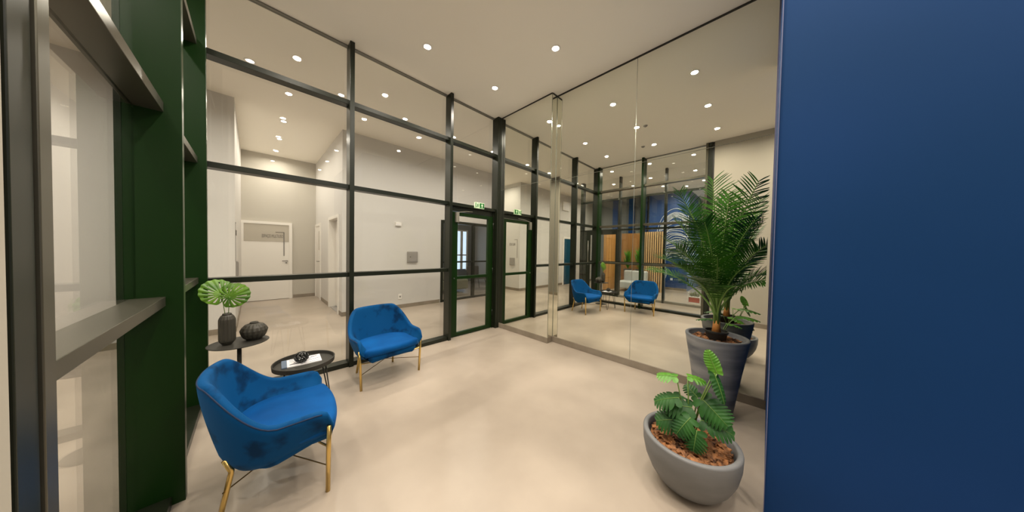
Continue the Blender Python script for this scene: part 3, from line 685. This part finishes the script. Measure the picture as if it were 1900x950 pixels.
# two narrow arrow-shaped leaves, one up and one hanging
split_leaf(pl, c0, c0 + Vector((0.006, -0.118, 0.445)), (0.0, 0.045, 0.117), (-0.9, -0.3, 0.1), 0.130, 0.075, 9, 0.10, m_leafb, 'leaf', 0.3, 0.12)
split_leaf(pl, c0, c0 + Vector((0.006, -0.103, 0.445)), (-0.04, -0.068, -0.137), (-0.5, -0.8, 0.2), 0.160, 0.075, 9, 0.12, m_leaf, 'leaf', 0.3, 0.12)

# tall tapered planter
qx, qy, qz = 2.831, 0.300, 0.677
t = empty('tall_planter', (qx, qy, 0)); tag(t, 'tall tapered slate grey planter with pale streaks under the palm', 'planter')
MB().lathe([(0.120, 0.0), (0.124, 0.004), (0.140, 0.12), (0.176, 0.38), (0.222, qz - 0.012), (0.222, qz - 0.003), (0.218, qz), (0.198, qz), (0.194, qz - 0.006), (0.185, qz - 0.09), (0.01, qz - 0.10)], 96, (qx, qy, 0), capt=True).build('pot', m_conc2, t, smooth=True)
mulch('bark_mulch', qx, qy, qz - 0.050, 0.180, 380, 'brown bark chips inside the tall slate planter around the nursery pot')
pm = empty('potted_palm', (qx, qy, qz - 0.05)); tag(pm, 'large green feather palm with orange trunk base rising from the tall planter', 'palm')
MB().lathe([(0.062, 0.0), (0.078, 0.075), (0.084, 0.078), (0.084, 0.092), (0.076, 0.094), (0.072, 0.075), (0.01, 0.072)], 40, (0, 0, 0.0), capt=True).build('nursery_pot', m_pblack, pm, smooth=False, rel=False)
MB().tube([(0, 0, 0.07), (0.0, 0.0, 0.13), (0.0, 0.0, 0.18)], [0.034, 0.027, 0.022], 12).build('trunk', m_trunk, pm, smooth=True, rel=False)
base = Vector((qx, qy, qz - 0.05 + 0.15))
def frond(az, reach, rise, z0, L0, m=m_palm, tipdrop=0.15, ll=0.16):
    """rachis starts on the stem at z0, leaves at azimuth az (radians, world) and arches"""
    out = Vector((math.cos(az), math.sin(az), 0)); p0 = base.copy(); mb = MB(); pts = []
    NS = 26
    for i in range(NS + 1):
        t = i / NS
        p = p0 + out * (reach * (t ** 1.5)) + Vector((0, 0, rise * (t ** 0.85) - tipdrop * t ** 3))
        pts.append(p)
    mb.cur = 1
    mb.tube(pts, [0.009 * (1 - 0.85 * i / NS) + 0.001 for i in range(NS + 1)], 6); mb.cur = 0
    st = 1 - L0
    NL = int(27 * (L0 / 0.55)); tw = rnd.uniform(-0.7, 0.7)
    for k in range(NL):
        u = k / (NL - 1.0); t = st + (1 - st) * u; f = t * NS; i = min(NS - 1, int(f)); p = pts[i].lerp(pts[i + 1], f - i)
        tan = (pts[i + 1] - pts[i]).normalized(); side = tan.cross(Vector((0, 0, 1)))
        side = side.normalized() if side.length > 1e-3 else Vector((-out.y, out.x, 0))
        side = Matrix.Rotation(tw, 3, tan) @ side; nn = side.cross(tan).normalized()
        ln = ll * (0.45 + 0.75 * math.sin(PI * (0.12 + 0.80 * u)) ) * (0.95 + 0.1 * rnd.random())
        for sd in (-1, 1):
            ang = 0.55 + 0.45 * u
            dr = (side * sd * math.cos(ang - 0.25) + tan * math.sin(ang - 0.25) + nn * 0.22 + Vector((rnd.uniform(-.09, .09), rnd.uniform(-.09, .09), rnd.uniform(-.09, .09)))).normalized()
            wv = dr.cross(nn).normalized()
            vs = []
            for q in range(5):
                z = q / 4.0; c = p + dr * (ln * z) - Vector((0, 0, 1)) * (ln * 0.14 * z * z); wd = 0.0046 * (math.sin(PI * (0.18 + 0.80 * z)) ** 0.7) + 0.0004
                vs += [c - wv * wd + nn * 0.002, c + wv * wd + nn * 0.002]
            mb.add(vs, [(2 * q, 2 * q + 1, 2 * q + 3, 2 * q + 2) for q in range(4)])
    clampv(mb)
    mb.build('frond', [m, m_stem], pm, smooth=False)
R_ = math.radians
# azimuth is measured from +X; the camera looks from -X
for az, reach, rise, L0, td, ll in (
    (150, 0.10, 1.24, 0.42, 0.02, 0.20), (100, 0.30, 1.22, 0.45, 0.06, 0.19), (255, 0.24, 1.22, 0.50, 0.05, 0.19), (200, 0.22, 1.10, 0.50, 0.05, 0.18),
    (60, 0.30, 1.12, 0.52, 0.08, 0.18), (125, 0.36, 1.02, 0.55, 0.12, 0.18), (170, 0.34, 0.95, 0.55, 0.10, 0.17), (225, 0.32, 0.98, 0.55, 0.12, 0.17),
    (285, 0.26, 1.02, 0.55, 0.10, 0.16), (85, 0.42, 0.88, 0.58, 0.15, 0.17), (115, 0.46, 0.72, 0.58, 0.16, 0.16), (145, 0.42, 0.78, 0.58, 0.15, 0.16),
    (185, 0.42, 0.72, 0.6, 0.14, 0.16), (215, 0.42, 0.70, 0.6, 0.15, 0.15), (250, 0.32, 0.80, 0.6, 0.12, 0.15), (30, 0.28, 0.95, 0.55, 0.10, 0.16),
    (98, 0.52, 0.58, 0.50, 0.14, 0.13), (160, 0.44, 0.56, 0.55, 0.15, 0.14), (200, 0.48, 0.52, 0.58, 0.14, 0.14), (240, 0.36, 0.55, 0.58, 0.13, 0.14), (330, 0.28, 0.85, 0.55, 0.10, 0.15), (120, 0.30, 0.60, 0.55, 0.10, 0.13)):
    frond(R_(az), reach, rise, 0, L0, m_palm, td, ll)
for k in range(5):
    a = 2 * PI * k / 5
    MB().tube([(0.012 * math.cos(a), 0.012 * math.sin(a), 0.13), (0.02 * math.cos(a), 0.02 * math.sin(a), 0.45), (0.035 * math.cos(a), 0.035 * math.sin(a), 0.75)], [0.013, 0.010, 0.006], 8).build('cane', m_stem, pm, smooth=True, rel=False)
# small climbing leaf plant in the same planter, on the mirror side
sp = empty('small_leaf_plant', (qx + 0.12, qy - 0.02, qz - 0.04)); tag(sp, 'small bright broad-leaved plant tucked beside the palm against the mirror', 'plant')
s0 = Vector((qx + 0.12, qy - 0.02, qz - 0.04))
for j, d, n, L, Wd, m in (((0.05, -0.10, 0.20), (0.2, -0.8, 0.1), (0, -0.2, 1), 0.15, 0.11, m_leafb), ((0.04, 0.06, 0.14), (0.0, 0.9, 0.05), (0, 0.1, 1), 0.13, 0.09, m_leaf), ((0.10, -0.03, 0.11), (0.4, -0.6, 0.0), (0, 0, 1), 0.12, 0.09, m_leafb)):
    split_leaf(sp, s0, s0 + Vector(j), d, n, L, Wd, 5, 0.3, m, 'leaf', 0.4, 0.25)

# ------------------------------------------------------------------ lobby beyond the second glazed wall
e = empty('wood_wall_panel', (-3.1, 4.1, 0)); tag(e, 'orange wooden plank wall panel seen in the mirror beside the lobby door', 'wall panel')
MB().box(-3.45, -2.5, 4.12, 4.22, 0, 2.15).build('panel', m_wood, e)
for x in (-3.2, -2.95, -2.72): bx(x, x + 0.006, 4.116, 4.12, 0.0, 2.15).build('groove', m_woodd, e)
e = empty('brown_wood_panel', (-3.9, 3.7, 0)); tag(e, 'brown smooth wooden panel behind the potted bushes in the lobby', 'wall panel')
bx(-4.38, -4.3, 3.42, 4.3, 0, 2.15).build('panel', m_woodd, e)
bx(-4.395, -4.30, 3.405, 3.42, 0, 2.17).build('end_post', m_slat, e)
e = empty('slat_screen', (-3.6, 3.0, 0)); tag(e, 'light wooden vertical slat screen in the lobby, left of the line drawing', 'screen')
g = MB()
for k in range(9): g.box(-3.62, -3.56, 2.60 + k * 0.070, 2.60 + k * 0.070 + 0.034, 0.0, 2.13)
g.build('slats', m_slat, e); bx(-3.66, -3.63, 2.60, 3.20, 0, 2.13).build('backing', m_text, e)
# white line drawing
e = empty('line_drawing', (-4.69, 2.5, 0)); tag(e, 'white wavy line mural on the dark blue lobby wall', 'mural')
g = MB()
def arc(yc, zc, ry, rz, a0, a1, wob=0.0, r=0.005, ph=0.0):
    pts = []
    for k in range(25):
        a = a0 + (a1 - a0) * k / 24.0
        y = yc + ry * math.cos(a) + wob * math.sin(5 * a + ph); z = zc + rz * math.sin(a) + wob * math.cos(4 * a + ph)
        y = max(2.08, y); pts.append((-4.688, y, max(0.25, min(3.4, z))))
    g.tube(pts, r, 5)
arc(2.5, 1.9, 0.62, 1.15, 0.1, PI - 0.05, 0, 0.009)
for k in range(7): arc(2.48, 2.05 + 0.02 * k, 0.55 - 0.03 * k, 0.85 - 0.05 * k, 0.2, PI - 0.2, 0.006, 0.008, k)
for k in range(22): arc(2.45 + 0.05 * math.sin(k), 0.95 + 0.065 * k, 0.40, 0.30 + 0.02 * math.sin(k * 1.7), 0.1, PI - 0.1, 0.012, 0.0095, k * 0.6)
for k in range(6): arc(2.5, 1.0 + 0.05 * k, 0.45, 0.5, PI * 0.55, PI * 1.02, 0.01, 0.006, k)
for k in range(4):
    g.tube([(-4.688, 2.83 - 0.02 * k + 0.05 * math.sin(j * 0.55 + 0.25 * k), 1.25 - j * 0.085) for j in range(13)], 0.006, 5)
g.build('lines', m_line, e)
bx(-4.699, -4.692, 2.52, 2.60, 0.36, 0.44).build('emblem', m_line, e)
g = MB()
for k in range(5): g.box(-4.699, -4.692, 2.18 + k * 0.06, 2.22 + k * 0.06, 0.385, 0.40)
g.build('caption_bars', m_line, e)
e = empty('line_drawing', (-5.6, 2.06, 0)); tag(e, 'white wavy lines on the brightly lit side face of the blue lobby wall', 'mural')
g = MB()
for k in range(14):
    z0_ = 0.9 + 0.14 * k
    g.tube([(-4.72 - 0.12 * j, 2.060, z0_ + 0.10 * math.sin(j * 0.7 + k * 0.5)) for j in range(14)], 0.006, 5)
g.build('side_lines', m_line, e)
struct('window_5', bx(-7.2, -7.17, 1.25, 1.72, 0.1, 2.0), m_day)
struct('trim_3', bx(-7.2, -7.14, 1.72, 1.80, 0, 2.08).box(-7.2, -7.14, 1.17, 1.25, 0, 2.08).box(-7.2, -7.14, 1.25, 1.72, 2.0, 2.08), m_black)
# sofa, bushes, red planter
e = empty('lobby_sofa', (-3.1, 3.4, 0)); tag(e, 'pale grey sofa with high back in the lobby, seen in the mirror above the chair', 'sofa')
bx(-3.35, -2.75, 2.95, 3.85, 0.12, 0.36).build('seat', m_sofa, e, bevel=0.04)
bx(-3.50, -3.30, 3.0, 3.80, 0.2, 0.72).build('backrest', m_sofa, e, bevel=0.05)
for y in (3.0, 3.76):
    for x in (-3.4, -2.8): MB().tube([(x, y, 0), (x, y, 0.13)], 0.015).build('leg', m_text, e)
def bush(x, y, lab, s):
    r2 = random.Random(int(s * 100)); e = empty('potted_bush', (x, y, 0)); tag(e, lab, 'plant', 'bushes behind the lobby sofa')
    MB().lathe([(0.10, 0), (0.14, 0.75), (0.12, 0.75), (0.01, 0.70)], 24, (x, y, 0), capt=True).build('pot', m_text, e)
    g = MB()
    for k in range(90):
        a = r2.uniform(0, 6.28); L = r2.uniform(0.25, 0.5) * s; tlt = r2.uniform(0.1, 0.5); o = Vector((x, y, 0.72 + r2.uniform(0, 0.45)))
        dv = Vector((math.cos(a) * tlt, math.sin(a) * tlt, 1)).normalized(); sv = dv.cross(Vector((math.cos(a + 1), math.sin(a + 1), 0))).normalized() * 0.022
        g.add([o, o + dv * L * 0.5 + sv, o + dv * L, o + dv * L * 0.5 - sv], [(0, 1, 2, 3)])
    g.build('foliage', m_leafb, e)
bush(-3.85, 3.45, 'bright green potted bush at the right behind the lobby sofa', 1.0); bush(-3.80, 3.85, 'darker green potted bush at the left behind the lobby sofa', 0.9)
e = empty('red_planter_box', (-2.2, 1.4, 0)); tag(e, 'red box planter with white frame and grey cacti on the lobby floor', 'planter')
bx(-2.27, -2.13, 1.28, 1.54, 0.03, 0.17).build('box', m_red, e, bevel=0.006)
MB().box(-2.29, -2.11, 1.265, 1.285, 0, 0.30).box(-2.29, -2.11, 1.535, 1.555, 0, 0.30).box(-2.29, -2.11, 1.28, 1.54, 0.0, 0.03).box(-2.285, -2.115, 1.28, 1.54, 0.17, 0.19).build('white_frame', m_paper, e)
for k, (y, h_) in enumerate(((1.34, 0.10), (1.41, 0.15), (1.48, 0.11))):
    MB().lathe([(0.02, 0.18), (0.035, 0.21), (0.036, 0.18 + h_ * 0.7), (0.02, 0.18 + h_), (0.002, 0.185 + h_)], 24, (-2.2, y, 0), mod=lambda a, z, j: 1 + 0.12 * math.cos(10 * a)).build('cactus', m_cactus, e, smooth=True)

# ------------------------------------------------------------------ lounge behind the partition
struct('window_6', bx(5.75, 6.5, 9.27, 9.30, 0.55, 2.15), m_daywin)
struct('trim_4', MB().box(5.68, 5.75, 9.25, 9.30, 0.5, 2.2).box(6.5, 6.57, 9.25, 9.30, 0.5, 2.2).box(5.75, 6.5, 9.25, 9.30, 2.15, 2.2).box(5.75, 6.5, 9.25, 9.30, 1.12, 1.17).box(6.20, 6.32, 9.25, 9.29, 0.55, 2.15), m_white)
e = empty('lounge_sofa', (4.4, 7.3, 0)); tag(e, 'olive grey sofa behind the glass partition of the lounge', 'sofa')
bx(4.05, 5.0, 6.95, 7.6, 0.1, 0.42).build('seat', m_olive, e, bevel=0.05)
bx(4.05, 4.25, 6.95, 7.6, 0.42, 0.80).build('backrest', m_olive, e, bevel=0.06)
bx(4.27, 5.0, 7.6, 7.75, 0.1, 0.6).build('armrest', m_olive, e, bevel=0.05)
e = empty('lounge_chair', (5.5, 7.2, 0)); tag(e, 'dark low chair with thin splayed legs in the lounge', 'chair')
bx(5.25, 5.75, 6.95, 7.4, 0.38, 0.46).build('seat', m_text, e, bevel=0.03)
bx(5.25, 5.75, 7.38, 7.45, 0.46, 0.80).build('backrest', m_text, e, bevel=0.03)
for x in (5.3, 5.7):
    for y in (7.0, 7.35): MB().tube([(x, y, 0.39), (x + (x - 5.5) * 0.5, y + (y - 7.18) * 0.4, 0.0)], 0.01).build('leg', m_text, e)
